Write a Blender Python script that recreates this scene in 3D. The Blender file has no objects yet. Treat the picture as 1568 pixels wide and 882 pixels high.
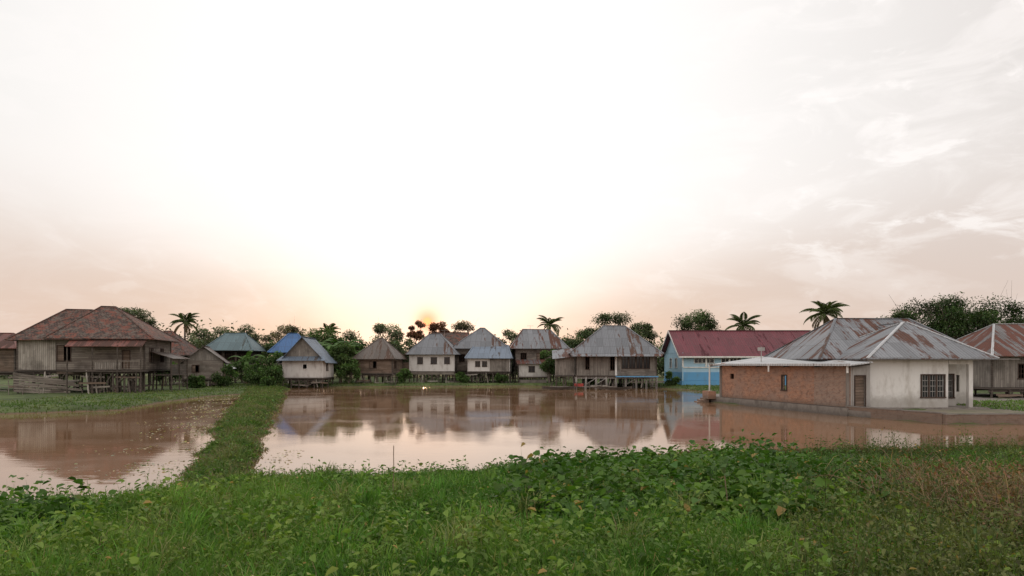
import bpy, math, random
import numpy as np
from mathutils import Vector, Matrix
random.seed(7); rng=np.random.default_rng(7)
scene=bpy.context.scene
scene.view_settings.view_transform='Standard'; scene.view_settings.look='None'; scene.view_settings.exposure=0
R=math.radians
# ---------------------------------------------------------------- node helpers
class G:
    def __init__(s,nt): s.nt=nt
    def n(s,t,**k):
        x=s.nt.nodes.new(t)
        for a,b in k.items(): setattr(x,a,b)
        return x
    def put(s,sock,v):
        if v is None: return
        if isinstance(v,bpy.types.NodeSocket): s.nt.links.new(v,sock)
        else:
            if hasattr(sock.default_value,'__len__') and not hasattr(v,'__len__'): v=(v,)*len(sock.default_value)
            if hasattr(sock.default_value,'__len__') and len(sock.default_value)==4 and len(v)==3: v=tuple(v)+(1,)
            sock.default_value=v
    def m(s,op,a,b=None,c=None,clamp=False):
        x=s.n('ShaderNodeMath',operation=op); x.use_clamp=clamp
        s.put(x.inputs[0],a); s.put(x.inputs[1],b)
        if c is not None: s.put(x.inputs[2],c)
        return x.outputs[0]
    def mix(s,f,a,b,bt='MIX'):
        x=s.n('ShaderNodeMix',data_type='RGBA',blend_type=bt)
        s.put(x.inputs[0],f); s.put(x.inputs[6],a); s.put(x.inputs[7],b); return x.outputs[2]
    def ss(s,v,a,b,lo=0.0,hi=1.0):
        x=s.n('ShaderNodeMapRange',interpolation_type='SMOOTHSTEP')
        for i,q in enumerate((v,a,b,lo,hi)): s.put(x.inputs[i],q)
        return x.outputs[0]
    def noise(s,vec,scale,detail=4,rough=.55,dist=0):
        x=s.n('ShaderNodeTexNoise'); s.put(x.inputs['Vector'],vec)
        x.inputs['Scale'].default_value=scale; x.inputs['Detail'].default_value=detail
        x.inputs['Roughness'].default_value=rough; x.inputs['Distortion'].default_value=dist
        return x.outputs['Fac']
    def mapping(s,vec,scale=(1,1,1),loc=(0,0,0),rot=(0,0,0)):
        x=s.n('ShaderNodeMapping'); s.put(x.inputs[0],vec)
        x.inputs['Scale'].default_value=scale; x.inputs['Location'].default_value=loc; x.inputs['Rotation'].default_value=rot
        return x.outputs[0]
    def sep(s,v):
        x=s.n('ShaderNodeSeparateXYZ'); s.put(x.inputs[0],v); return x.outputs
    def comb(s,a,b,c=0.0):
        x=s.n('ShaderNodeCombineXYZ'); s.put(x.inputs[0],a); s.put(x.inputs[1],b); s.put(x.inputs[2],c); return x.outputs[0]
def newmat(name):
    m=bpy.data.materials.new(name); m.use_nodes=True; m.node_tree.nodes.clear()
    g=G(m.node_tree); o=g.n('ShaderNodeOutputMaterial'); b=g.n('ShaderNodeBsdfPrincipled')
    m.node_tree.links.new(b.outputs[0],o.inputs[0]); b.inputs['Roughness'].default_value=.8
    return m,g,b,o
def bump(g,b,h,strength,dist):
    x=g.n('ShaderNodeBump'); x.inputs['Strength'].default_value=strength; x.inputs['Distance'].default_value=dist
    g.put(x.inputs['Height'],h); g.put(b.inputs['Normal'],x.outputs[0])
M={}
def wood(name,c1,c2,pw=.17,vertical=False,wet=(.05,.04,.03)):
    m,g,b,o=newmat(name); uv=g.n('ShaderNodeTexCoord').outputs['UV']; s=g.sep(uv)
    a,bb=(s[0],s[1]) if vertical else (s[1],s[0])
    q=g.m('DIVIDE',a,pw); idx=g.m('FLOOR',q); fr=g.m('FRACT',q)
    seg=g.m('FLOOR',g.m('ADD',g.m('DIVIDE',bb,2.3),g.m('MULTIPLY',idx,.37)))
    wn=g.n('ShaderNodeTexWhiteNoise',noise_dimensions='2D'); g.put(wn.inputs['Vector'],g.comb(idx,seg))
    grain=g.noise(g.comb(g.m('MULTIPLY',a,14),g.m('MULTIPLY',bb,1.2)),1.0,5,.6)
    big=g.noise(g.comb(a,bb),.6,4,.6)
    col=g.mix(wn.outputs[0],c1,c2)
    col=g.mix(g.m('MULTIPLY',g.ss(grain,.35,.7),.5),col,tuple(x*.45 for x in c1))
    col=g.mix(g.m('MULTIPLY',g.ss(big,.45,.7),.6),col,wet)
    gap=g.m('GREATER_THAN',fr,.91)
    col=g.mix(gap,col,(.012,.01,.009))
    g.put(b.inputs['Base Color'],col)
    bump(g,b,g.m('ADD',g.m('MULTIPLY',grain,.3),g.m('ADD',g.m('MULTIPLY',fr,.6),g.m('MULTIPLY',gap,-1))),.6,.02)
    M[name]=m
wood('grey_wood',(.19,.155,.13),(.30,.26,.22))
wood('brown_wood',(.15,.10,.07),(.25,.18,.135))
wood('pale_wood',(.32,.28,.24),(.44,.40,.35),vertical=True)
wood('dark_wood',(.07,.055,.045),(.14,.11,.09))
wood('grey_wood_v',(.20,.175,.15),(.32,.285,.25),vertical=True)
def metal(name,base,rust,amt,pitch=.2,c2=None):
    m,g,b,o=newmat(name); uv=g.n('ShaderNodeTexCoord').outputs['UV']; s=g.sep(uv); c2=c2 or tuple(x*.7 for x in base)
    sh=g.m('FLOOR',g.m('DIVIDE',s[0],.8)); row=g.m('FLOOR',g.m('DIVIDE',s[1],1.9))
    wn=g.n('ShaderNodeTexWhiteNoise',noise_dimensions='2D'); g.put(wn.inputs['Vector'],g.comb(sh,row))
    wn2=g.n('ShaderNodeTexWhiteNoise',noise_dimensions='1D'); g.put(wn2.inputs['W'],sh)
    col=g.mix(wn.outputs[0],base,c2)
    st=g.noise(g.comb(g.m('MULTIPLY',s[0],1.8),g.m('MULTIPLY',s[1],.3)),1.0,6,.65)
    fine=g.noise(uv,5,4,.7)
    r=g.ss(g.m('ADD',g.m('ADD',st,g.m('MULTIPLY',wn2.outputs[0],.2)),g.m('MULTIPLY',fine,.12)),.80-amt*.3,.88-amt*.3)
    col=g.mix(r,col,g.mix(fine,rust,tuple(x*.5 for x in rust)))
    col=g.mix(g.m('MULTIPLY',g.ss(fine,.45,.75),.35),col,tuple(x*.5 for x in base))
    fx=g.m('FRACT',g.m('DIVIDE',s[0],.8)); fy=g.m('FRACT',g.m('DIVIDE',s[1],1.9))
    seam=g.m('MAXIMUM',g.m('LESS_THAN',fx,.05),g.m('LESS_THAN',fy,.03))
    col=g.mix(g.m('MULTIPLY',seam,.5),col,(.05,.045,.045))
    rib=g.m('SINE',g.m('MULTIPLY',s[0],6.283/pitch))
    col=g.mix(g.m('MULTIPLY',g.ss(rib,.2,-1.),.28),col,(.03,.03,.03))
    g.put(b.inputs['Base Color'],col); b.inputs['Metallic'].default_value=.1
    g.put(b.inputs['Roughness'],g.m('ADD',g.m('MULTIPLY',r,.35),.55))
    bump(g,b,rib,.5,.02); M[name]=m
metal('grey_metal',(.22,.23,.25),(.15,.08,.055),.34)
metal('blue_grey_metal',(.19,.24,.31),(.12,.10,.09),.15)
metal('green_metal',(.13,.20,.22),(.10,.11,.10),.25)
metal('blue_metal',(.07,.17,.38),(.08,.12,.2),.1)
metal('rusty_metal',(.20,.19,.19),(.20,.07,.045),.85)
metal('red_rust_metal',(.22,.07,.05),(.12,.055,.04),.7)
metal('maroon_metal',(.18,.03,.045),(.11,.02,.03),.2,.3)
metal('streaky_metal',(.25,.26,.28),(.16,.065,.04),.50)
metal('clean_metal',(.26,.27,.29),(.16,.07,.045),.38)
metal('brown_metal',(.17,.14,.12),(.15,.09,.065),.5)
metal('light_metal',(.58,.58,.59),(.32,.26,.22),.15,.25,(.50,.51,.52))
def tiles(name,c1,c2,moss):
    m,g,b,o=newmat(name); uv=g.n('ShaderNodeTexCoord').outputs['UV']
    bt=g.n('ShaderNodeTexBrick'); g.put(bt.inputs['Vector'],uv); bt.inputs['Scale'].default_value=1
    bt.inputs['Brick Width'].default_value=.26; bt.inputs['Row Height'].default_value=.3; bt.inputs['Mortar Size'].default_value=.025
    g.put(bt.inputs['Color1'],c1); g.put(bt.inputs['Color2'],c2); g.put(bt.inputs['Mortar'],(.02,.015,.012))
    n1=g.noise(uv,1.3,6,.8); n2=g.noise(uv,2.2,5,.75); n3=g.noise(g.mapping(uv,loc=(7,3,0)),1.1,5,.8)
    col=g.mix(g.ss(n1,.48,.55),bt.outputs[0],moss); col=g.mix(g.m('MULTIPLY',g.ss(n2,.48,.58),.8),col,(.03,.024,.02)); col=g.mix(g.m('MULTIPLY',g.ss(n3,.51,.58),.75),col,(.22,.07,.045))
    g.put(b.inputs['Base Color'],col); b.inputs['Roughness'].default_value=.9
    f=g.m('FRACT',g.m('DIVIDE',g.sep(uv)[1],.3)); bump(g,b,g.m('ADD',g.m('MULTIPLY',f,-1),bt.outputs['Fac']),.8,.04); M[name]=m
tiles('red_tiles',(.16,.08,.06),(.09,.055,.045),(.14,.11,.09))
tiles('brown_tiles',(.17,.10,.08),(.12,.08,.065),(.12,.10,.09))
def brickm(name,c1,c2,mort):
    m,g,b,o=newmat(name); uv=g.n('ShaderNodeTexCoord').outputs['UV']
    bt=g.n('ShaderNodeTexBrick'); g.put(bt.inputs['Vector'],uv); bt.inputs['Scale'].default_value=1
    bt.inputs['Brick Width'].default_value=.24; bt.inputs['Row Height'].default_value=.085; bt.inputs['Mortar Size'].default_value=.011; bt.inputs['Bias'].default_value=.1
    g.put(bt.inputs['Color1'],c1); g.put(bt.inputs['Color2'],c2); g.put(bt.inputs['Mortar'],mort)
    n1=g.noise(uv,.7,6,.65); n2=g.noise(uv,3,5,.75)
    col=g.mix(g.m('MULTIPLY',g.ss(n1,.42,.62),.55),bt.outputs[0],(.27,.20,.165))
    col=g.mix(g.m('MULTIPLY',g.ss(n2,.48,.66),.6),col,(.15,.075,.05))
    low=g.ss(g.m('ADD',g.sep(uv)[1],g.m('MULTIPLY',n1,.5)),1.1,.6)
    col=g.mix(g.m('MULTIPLY',low,.6),col,(.11,.085,.065))
    g.put(b.inputs['Base Color'],col); b.inputs['Roughness'].default_value=.92; bump(g,b,g.m('ADD',bt.outputs['Fac'],g.m('MULTIPLY',n2,-.4)),-.7,.02); M[name]=m
brickm('brick',(.50,.23,.13),(.35,.15,.085),(.31,.25,.20))
brickm('pale_brick',(.40,.24,.17),(.29,.17,.12),(.31,.27,.23))
def plaster(name,c,stain,amt=.5,base_z=1.0):
    m,g,b,o=newmat(name); tc=g.n('ShaderNodeTexCoord'); uv=tc.outputs['UV']; s=g.sep(uv)
    n1=g.noise(g.comb(g.m('MULTIPLY',s[0],1.5),g.m('MULTIPLY',s[1],.5)),1,6,.65); n2=g.noise(uv,3,5,.7)
    col=g.mix(g.m('MULTIPLY',g.ss(n1,.45,.7),amt),c,stain)
    low=g.ss(g.m('ADD',s[1],g.m('MULTIPLY',n2,.9)),base_z+.7,base_z-.1)
    col=g.mix(g.m('MULTIPLY',low,amt),col,tuple(x*.6 for x in stain))
    g.put(b.inputs['Base Color'],col); bump(g,b,n2,.3,.01); M[name]=m
plaster('white_paint',(.74,.72,.69),(.36,.32,.27),.6,1.2)
plaster('white_board',(.62,.59,.56),(.30,.26,.23),.65,1.4)
plaster('light_blue_paint',(.36,.54,.66),(.27,.40,.48),.4,-3)
plaster('blue_paint',(.12,.34,.58),(.14,.24,.34),.5,-.2)
plaster('concrete',(.24,.21,.185),(.10,.083,.07),.8,.3)
plaster('grey_plaster',(.36,.34,.32),(.2,.18,.16),.6,.8)
plaster('dark_frame',(.06,.035,.025),(.03,.02,.015),.5,0)
plaster('dirt_yard',(.20,.17,.12),(.08,.11,.04),.8,-5)
plaster('bark',(.17,.13,.11),(.08,.065,.05),.7,-5)
plaster('thatch_brown',(.2,.14,.09),(.1,.07,.05),.6,-5)
plaster('cloth_red',(.35,.05,.04),(.2,.03,.03),.4,-5)
m,g,b,o=newmat('window_glass'); b.inputs['Base Color'].default_value=(.02,.022,.025,1); b.inputs['Roughness'].default_value=.12; M['glass']=m
# foliage
def foliage(name,trans=.3,rough=.5):
    m,g,b,o=newmat(name); at=g.n('ShaderNodeAttribute',attribute_name='Col')
    col=at.outputs[0]
    g.put(b.inputs['Base Color'],col); b.inputs['Roughness'].default_value=rough; b.inputs['Specular IOR Level'].default_value=.25
    t=g.n('ShaderNodeBsdfTranslucent'); g.put(t.inputs[0],g.mix(1,col,(1.05,1.3,.5),'MULTIPLY'))
    ms=g.n('ShaderNodeMixShader'); ms.inputs[0].default_value=trans
    m.node_tree.links.new(b.outputs[0],ms.inputs[1]); m.node_tree.links.new(t.outputs[0],ms.inputs[2]); m.node_tree.links.new(ms.outputs[0],o.inputs[0]); M[name]=m
foliage('leaves',.3,.6); foliage('tree_leaves',.2,.7)
# ---------------------------------------------------------------- mesh builder
class MB:
    def __init__(s): s.v=[];s.f=[];s.m=[]
    def poly(s,pts,mat):
        k=len(s.v); s.v+= [tuple(p) for p in pts]; s.f.append(tuple(range(k,k+len(pts)))); s.m.append(mat)
    def box(s,x0,x1,y0,y1,z0,z1,mat):
        s.hexa([(x0,y0,z0),(x1,y0,z0),(x1,y1,z0),(x0,y1,z0)],[(x0,y0,z1),(x1,y0,z1),(x1,y1,z1),(x0,y1,z1)],mat)
    def hexa(s,b,t,mat):
        k=len(s.v); n=len(b); s.v+=[tuple(p) for p in b]+[tuple(p) for p in t]
        s.f.append(tuple(k+i for i in reversed(range(n)))); s.f.append(tuple(k+n+i for i in range(n))); s.m+=[mat,mat]
        for i in range(n):
            j=(i+1)%n; s.f.append((k+i,k+j,k+n+j,k+n+i)); s.m.append(mat)
    def tube(s,p,q,r0,r1,mat,n=6):
        p=Vector(p);q=Vector(q);d=(q-p).normalized(); a=d.orthogonal().normalized(); c=d.cross(a)
        ring=lambda o,r:[o+(a*math.cos(t)+c*math.sin(t))*r for t in [6.2832*i/n for i in range(n)]]
        s.hexa(ring(p,r0),ring(q,r1),mat)
    def beam(s,p,q,w,h,mat):
        p=Vector(p);q=Vector(q);d=(q-p).normalized(); up=Vector((0,0,1)) if abs(d.z)<.9 else Vector((0,1,0))
        a=d.cross(up).normalized()*w/2; c=a.cross(d).normalized()*h/2
        s.hexa([p-a-c,p+a-c,p+a+c,p-a+c],[q-a-c,q+a-c,q+a+c,q-a+c],mat)
    def slab(s,pts,t,mat):
        s.hexa([(p[0],p[1],p[2]-t) for p in pts],pts,mat)
    def wall(s,p0,p1,z0,z1,ops,mat,t=.12):
        p0=Vector(p0);p1=Vector(p1);L=(p1-p0).length;d=(p1-p0)/L;n=Vector((d.y,-d.x))
        P=lambda u,z,o=0:(p0.x+d.x*u+n.x*o,p0.y+d.y*u+n.y*o,z)
        us=sorted({0,L}|{x for o in ops for x in (o[0],o[1])}); zs=sorted({z0,z1}|{x for o in ops for x in (o[2],o[3])})
        for i in range(len(us)-1):
            for j in range(len(zs)-1):
                cu=(us[i]+us[i+1])/2;cz=(zs[j]+zs[j+1])/2
                if any(o[0]<cu<o[1] and o[2]<cz<o[3] for o in ops): continue
                s.poly([P(us[i],zs[j]),P(us[i+1],zs[j]),P(us[i+1],zs[j+1]),P(us[i],zs[j+1])],mat)
                s.poly([P(us[i],zs[j+1],-t),P(us[i+1],zs[j+1],-t),P(us[i+1],zs[j],-t),P(us[i],zs[j],-t)],mat)
        for o in ops:
            a,b_,c,e=o[:4]
            for q in ([(a,c),(b_,c)],[(b_,c),(b_,e)],[(b_,e),(a,e)],[(a,e),(a,c)]):
                s.poly([P(*q[0]),P(*q[0],-t),P(*q[1],-t),P(*q[1])],mat)
        return P
    def fill(s,P,o,kind,fm='dark_frame'):
        a,b,c,e=o[:4]; w=.07
        def bx(u0,u1,z0,z1,o0,o1,mm): s.hexa([P(u0,z0,o1),P(u1,z0,o1),P(u1,z0,o0),P(u0,z0,o0)],[P(u0,z1,o1),P(u1,z1,o1),P(u1,z1,o0),P(u0,z1,o0)],mm)
        bx(a-w,a,c,e,-.03,.04,fm);bx(b,b+w,c,e,-.03,.04,fm);bx(a-w,b+w,e,e+w,-.03,.045,fm);bx(a-w-.03,b+w+.03,c-w,c,-.03,.07,fm)
        if kind=='bars':
            n=max(2,int((b-a)/.22))
            for i in range(1,n): u=a+(b-a)*i/n; bx(u-.02,u+.02,c,e,-.06,-.02,fm)
            for zz in (c+(e-c)*.35,c+(e-c)*.68): bx(a,b,zz-.02,zz+.02,-.075,-.062,fm)
        if kind=='glass':
            bx(a,b,c,e,-.09,-.07,'glass')
            n=max(2,round((b-a)/.5))
            for i in range(1,n): u=a+(b-a)*i/n; bx(u-.03,u+.03,c,e,-.065,-.01,fm)
            bx(a,b,c+(e-c)*.7-.025,c+(e-c)*.7+.025,-.064,-.012,fm)
        if kind=='grille':
            bx(a,b,c,e,-.09,-.07,'glass'); n=3
            for i in range(1,n): u=a+(b-a)*i/n; bx(u-.045,u+.045,c,e,-.065,.01,fm)
            for i in range(9): u=a+(b-a)*(i+.5)/9; bx(u-.01,u+.01,c,e,-.05,-.03,'grey_plaster')
            for i in range(1,4): zz=c+(e-c)*i/4; bx(a,b,zz-.015,zz+.015,-.064,-.012,'grey_plaster')
        if kind=='shutter':
            m_=(a+b)/2; bx(a,m_-.02,c,e,-.06,-.03,'brown_wood')
        if kind=='door': bx(a,b,c,e,-.08,-.05,'brown_wood')
    def obj(s,name,parent=None,jit=0,smooth=False):
        me=bpy.data.meshes.new(name); v=np.array(s.v,float)
        if jit:
            v=v+jit*np.stack([np.sin(v[:,1]*1.3+v[:,2]*2.1+v[:,0]*.7+k) for k in (0,2,4)],1)
        me.from_pydata([tuple(p) for p in v],[],s.f)
        names=[]; 
        for x in s.m:
            if x not in names: names.append(x)
        for x in names: me.materials.append(M[x])
        me.polygons.foreach_set('material_index',[names.index(x) for x in s.m])
        uvl=me.uv_layers.new(name='UVMap')
        for p in me.polygons:
            n=p.normal; 
            u=Vector((1,0,0)) if abs(n.z)>.97 else Vector((0,0,1)).cross(n).normalized(); w=n.cross(u)
            for li in p.loop_indices:
                co=me.vertices[me.loops[li].vertex_index].co; uvl.data[li].uv=(co.dot(u),co.dot(w))
            p.use_smooth=smooth
        me.update(); ob=bpy.data.objects.new(name,me); scene.collection.objects.link(ob)
        if parent: ob.parent=parent
        return ob
def empty(name,x=0,y=0,z=0,rot=0):
    e=bpy.data.objects.new(name,None); e.location=(x,y,z); e.rotation_euler=(0,0,R(rot)); e.empty_display_size=.5
    scene.collection.objects.link(e); return e
# ---------------------------------------------------------------- ponds and terrain
RP=np.array([(-6.3,16.4),(-4,16.7),(-1.5,17.4),(1.35,19.0),(4.9,20.8),(8.2,21.6),(11.6,21.8),(16,22.3),(20,23),(40,25),(80,27),(80,35),(45,35.4),(29,35.2),(27.5,33.2),(21.4,32.8),(19.35,38.5),(15.5,53),(16.5,57),(20,62),(21,78),(18,86),(12,89),(2,93),(-8,92),(-20,90),(-30,86),(-26.5,80),(-25,73),(-20.2,59),(-12.2,33),(-8.2,21.6)])
LP=np.array([(-70,9.4),(-40,10.0),(-24,10.8),(-15,11.4),(-10,12.2),(-7.6,14.2),(-8.3,17),(-10.1,21.6),(-14.5,33),(-23.9,59),(-27.3,67),(-28.5,62),(-27.3,50),(-25.5,44),(-30.5,40.5),(-45,39.5),(-70,39)])
def sdist(P,poly):
    x,y=P[:,0],P[:,1]; dm=np.full(len(P),1e9); ins=np.zeros(len(P),bool)
    for i in range(len(poly)):
        a=poly[i];b=poly[(i+1)%len(poly)];e=b-a
        t=np.clip(((x-a[0])*e[0]+(y-a[1])*e[1])/(e@e),0,1)
        dm=np.minimum(dm,np.hypot(x-a[0]-t*e[0],y-a[1]-t*e[1]))
        if a[1]!=b[1]:
            c=((a[1]>y)!=(b[1]>y))&(x<(b[0]-a[0])*(y-a[1])/(b[1]-a[1])+a[0]); ins^=c
    return np.where(ins,-dm,dm)
_ph=rng.uniform(0,6.28,(12,)); _an=rng.uniform(0,6.28,(12,))
def fbm(x,y,f):
    s=0
    for i in range(8):
        k=f*(1.0+.45*i); s=s+np.sin(x*k*np.cos(_an[i])+y*k*np.sin(_an[i])+_ph[i]+2*np.sin(.37*k*(y*np.cos(_an[i+3])-x*np.sin(_an[i+3])) ))/(1+.45*i)
    return s/3.2
def shore(P):
    return np.minimum(sdist(P,RP),sdist(P,LP))+(.34*fbm(P[:,0],P[:,1],1.6)+.35*fbm(P[:,0]+3,P[:,1]*.8,.55))*np.clip(1-(P[:,1]-50)/40,0.2,1)
def sm(x,a,b):
    t=np.clip((x-a)/(b-a),0,1); return t*t*(3-2*t)
def height(P,d=None):
    if d is None: d=shore(P)
    y=P[:,1]; h=np.where(d>0,np.minimum(.32,d*.3),np.maximum(-.8,d*.35))
    h=h+.45*sm(-y,-19,-6)*sm(d,0,4)+.10*fbm(P[:,0],y,.9)*sm(d,.2,2.5)
    return h
def axis(lo,hi,step,far):
    a=list(np.arange(lo,hi+.01,step)); s=step; x=hi
    while x<far: s*=1.35; x+=s; a.append(x)
    s=step; x=lo
    while x>-far: s*=1.35; x-=s; a.insert(0,x)
    return np.array(a)
ax=axis(-50,50,.4,2500); ay=axis(0,100,.4,2500)
X,Y=np.meshgrid(ax,ay); P=np.stack([X.ravel(),Y.ravel()],1); Z=height(P)
nx,ny=len(ax),len(ay); idx=np.arange(nx*ny).reshape(ny,nx)
F=np.stack([idx[:-1,:-1],idx[:-1,1:],idx[1:,1:],idx[1:,:-1]],-1).reshape(-1,4)
def fastmesh(name,V,F,mat,col=None,parent=None,smooth=False):
    me=bpy.data.meshes.new(name); me.vertices.add(len(V)); me.vertices.foreach_set('co',np.ascontiguousarray(V,dtype=np.float32).ravel())
    me.loops.add(F.size); me.loops.foreach_set('vertex_index',F.astype(np.int32).ravel())
    me.polygons.add(len(F)); me.polygons.foreach_set('loop_start',np.arange(len(F),dtype=np.int32)*4)
    me.update(calc_edges=True)
    if col is not None:
        a=me.color_attributes.new('Col','FLOAT_COLOR','POINT'); c=np.ones((len(V),4),np.float32); c[:,:3]=col; a.data.foreach_set('color',c.ravel())
    if smooth: me.polygons.foreach_set('use_smooth',np.ones(len(F),bool))
    me.materials.append(mat); ob=bpy.data.objects.new(name,me); scene.collection.objects.link(ob)
    if parent: ob.parent=parent
    return ob
m,g,b,o=newmat('ground_soil_grass'); tc=g.n('ShaderNodeTexCoord'); v=tc.outputs['Object']; z=g.sep(v)[2]
n1=g.noise(v,.35,6,.6); n2=g.noise(v,4,5,.7)
col=g.mix(g.ss(n1,.35,.65),(.05,.075,.02),(.11,.15,.04)); col=g.mix(g.m('MULTIPLY',g.ss(n2,.45,.7),.6),col,(.05,.045,.025))
col=g.mix(g.ss(g.m('ADD',z,g.m('MULTIPLY',n2,.12)),.17,.06),col,(.13,.085,.05))
g.put(b.inputs['Base Color'],col); b.inputs['Roughness'].default_value=.95; bump(g,b,n2,.8,.08); M['ground']=m
fastmesh('ground',np.column_stack([P,Z]),F,m,smooth=True)
# water
m,g,b,o=newmat('muddy_water'); tc=g.n('ShaderNodeTexCoord'); v=tc.outputs['Object']
n1=g.noise(v,.12,4,.6)
g.put(b.inputs['Base Color'],g.mix(g.ss(n1,.35,.65),(.29,.165,.095),(.23,.13,.072)))
b.inputs['IOR'].default_value=1.36; g.put(b.inputs['Specular Tint'],(1,.84,.72))
nr=g.noise(g.mapping(v,(.8,2.0,1)),1.4,3,.5); nr2=g.noise(v,.25,2,.5)
g.put(b.inputs['Roughness'],g.m('ADD',.03,g.m('MULTIPLY',g.ss(nr2,.42,.65),.07)))
bump(g,b,nr,.07,.03); M['water']=m
wv=np.array([(-90,8,0),(90,8,0),(90,96,0),(-90,96,0)],float); fastmesh('pond_water',wv,np.array([[0,1,2,3]]),m)
# ---------------------------------------------------------------- roofs & houses
def hip(b,x0,x1,y0,y1,ze,zr,rx0,rx1,ry,mat,caps=True,capm=None,ry1=None,side=None):
    ry1=ry if ry1 is None else ry1; side=side or mat
    A,B,C,D=(x0,y0,ze),(x1,y0,ze),(x1,y1,ze),(x0,y1,ze); P_,Q=(rx0,ry,zr),(rx1,ry1,zr)
    t=.06
    b.slab([A,B,Q,P_],t,mat); b.slab([C,D,P_,Q],t,mat); b.slab([B,C,Q],t,side); b.slab([D,A,P_],t,side)
    if caps:
        cm=capm or mat; up=lambda p:(p[0],p[1],p[2]+.02)
        for p,q in ((P_,Q),(A,P_),(B,Q),(C,Q),(D,P_)):
            if (Vector(p)-Vector(q)).length>.2: b.beam(up(p),up(q),.18,.05,cm)
def gable(b,x0,x1,y0,y1,ze,zr,mat,wallm,ov=.4,ridge='x'):
    t=.06
    if ridge=='x':
        ym=(y0+y1)/2; s=(zr-ze)/(ym-y0); 
        b.slab([(x0-ov,y0-ov,ze-s*ov),(x1+ov,y0-ov,ze-s*ov),(x1+ov,ym,zr),(x0-ov,ym,zr)],t,mat)
        b.slab([(x1+ov,y1+ov,ze-s*ov),(x0-ov,y1+ov,ze-s*ov),(x0-ov,ym,zr),(x1+ov,ym,zr)],t,mat)
        for x in (x0,x1): b.poly([(x,y0,ze-.03),(x,y1,ze-.03),(x,ym,zr-.09)],wallm)
        b.beam((x0-ov,ym,zr+.03),(x1+ov,ym,zr+.03),.3,.06,mat)
    else:
        xm=(x0+x1)/2; s=(zr-ze)/(xm-x0)
        b.slab([(x0-ov,y0-ov,ze-s*ov),(xm,y0-ov,zr),(xm,y1+ov,zr),(x0-ov,y1+ov,ze-s*ov)],t,mat)
        b.slab([(xm,y0-ov,zr),(x1+ov,y0-ov,ze-s*ov),(x1+ov,y1+ov,ze-s*ov),(xm,y1+ov,zr)],t,mat)
        for y in (y0,y1): b.poly([(x0,y,ze-.03),(x1,y,ze-.03),(xm,y,zr-.09)],wallm)
        b.beam((xm,y0-ov,zr+.03),(xm,y1+ov,zr+.03),.3,.06,mat)
def body(e,w,d,zf,zw,wm,front=(),right=(),left=(),floor=True,x=0,y=0,sidem=None,nm='walls'):
    b=MB(); sm_=sidem or wm; x0,x1,y0,y1=x-w/2,x+w/2,y-d/2,y+d/2
    b2=MB()
    for (p,q,ops,mm) in (((x0,y0),(x1,y0),front,wm),((x1,y0),(x1,y1),right,sm_),((x1,y1),(x0,y1),(),sm_),((x0,y1),(x0,y0),left,sm_)):
        Pf=b.wall(p,q,zf,zw,ops,mm)
        for o_ in ops: b2.fill(Pf,o_,o_[4] if len(o_)>4 else 'bars', o_[5] if len(o_)>5 else 'dark_frame')
    for (px,py) in ((x0,y0),(x1,y0),(x1,y1),(x0,y1)): b.box(px-.07,px+.07,py-.07,py+.07,zf-.1,zw,'dark_wood' if 'wood' in wm else wm)
    if floor: b.box(x0-.15,x1+.15,y0-.15,y1+.15,zf-.16,zf-.01,'dark_wood')
    b.box(x0+.13,x1-.13,y0+.13,y1-.13,zw-.08,zw-.02,'dark_wood')
    b.obj(nm,e)
    if b2.v: b2.obj('windows' if nm=='walls' else nm+'_windows',e)
def stilts(e,w,d,zf,nx=4,ny=3,x=0,y=0,z0=-.6,r=.09,mat='dark_wood',clutter=0,seed=1):
    rr=random.Random(seed); b=MB()
    for i in range(nx):
        for j in range(ny):
            px=x-w/2+w*i/(nx-1);py=y-d/2+d*j/(ny-1)
            b.tube((px+rr.uniform(-.12,.12),py+rr.uniform(-.1,.1),z0),(px,py,zf-.1),r*1.1,r*.9,mat)
    for j in range(ny):
        py=y-d/2+d*j/(ny-1); b.beam((x-w/2-.2,py+.1,zf-.3),(x+w/2+.2,py+.1,zf-.3),.1,.16,mat)
    for i in range(nx-1):
        if rr.random()<.5:
            a=x-w/2+w*i/(nx-1);c=a+w/(nx-1); b.beam((a,y-d/2-.1,.5),(c,y-d/2-.1,zf-.3),.05,.08,mat)
    for k in range(clutter):
        px=x+rr.uniform(-w/2,w/2);l=rr.uniform(.8,2.4); t=rr.uniform(-.5,.5); py=y-d/2+rr.uniform(-.5,.6)
        mm=rr.choice(['grey_wood','brown_wood','dark_wood','pale_wood'])
        if rr.random()<.5: b.beam((px,py,.1),(px+t,py+.3,min(zf,.1+l)),.12,.03,mm)
        else: zz=rr.uniform(.3,max(.4,zf-.4)); b.beam((px-l/2,py,zz),(px+l/2,py+.05,zz+t*.25),.04,.16,mm)
    b.obj('stilts',e)
def steps(e,x,y,zf,w=.8,out=1.6,side=0):
    b=MB(); n=6
    for i in range(n):
        f=i/n; b.box(x-w/2,x+w/2,y-out*(1-f)-.13,y-out*(1-f)+.13,.3+(zf-.3)*f,.34+(zf-.3)*f,'grey_wood')
    for s in(-1,1): b.beam((x+s*w/2,y-out-.1,.1),(x+s*w/2,y,zf-.05),.05,.14,'dark_wood')
    b.obj('ladder_steps',e)
def roofobj(e,fn,jit=.03,name='roof'):
    b=MB(); fn(b); b.obj(name,e,jit)
def antenna(e,x,y,z,h=1.6):
    b=MB(); b.tube((x,y,z-.4),(x,y,z+h),.025,.02,'grey_plaster',5); b.beam((x-.5,y,z+h),(x+.5,y,z+h),.03,.03,'grey_plaster')
    for k in range(5): b.beam((x-.45+k*.22,y-.3,z+h),(x-.45+k*.22,y+.3,z+h),.02,.02,'grey_plaster')
    b.obj('tv_antenna',e)
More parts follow.
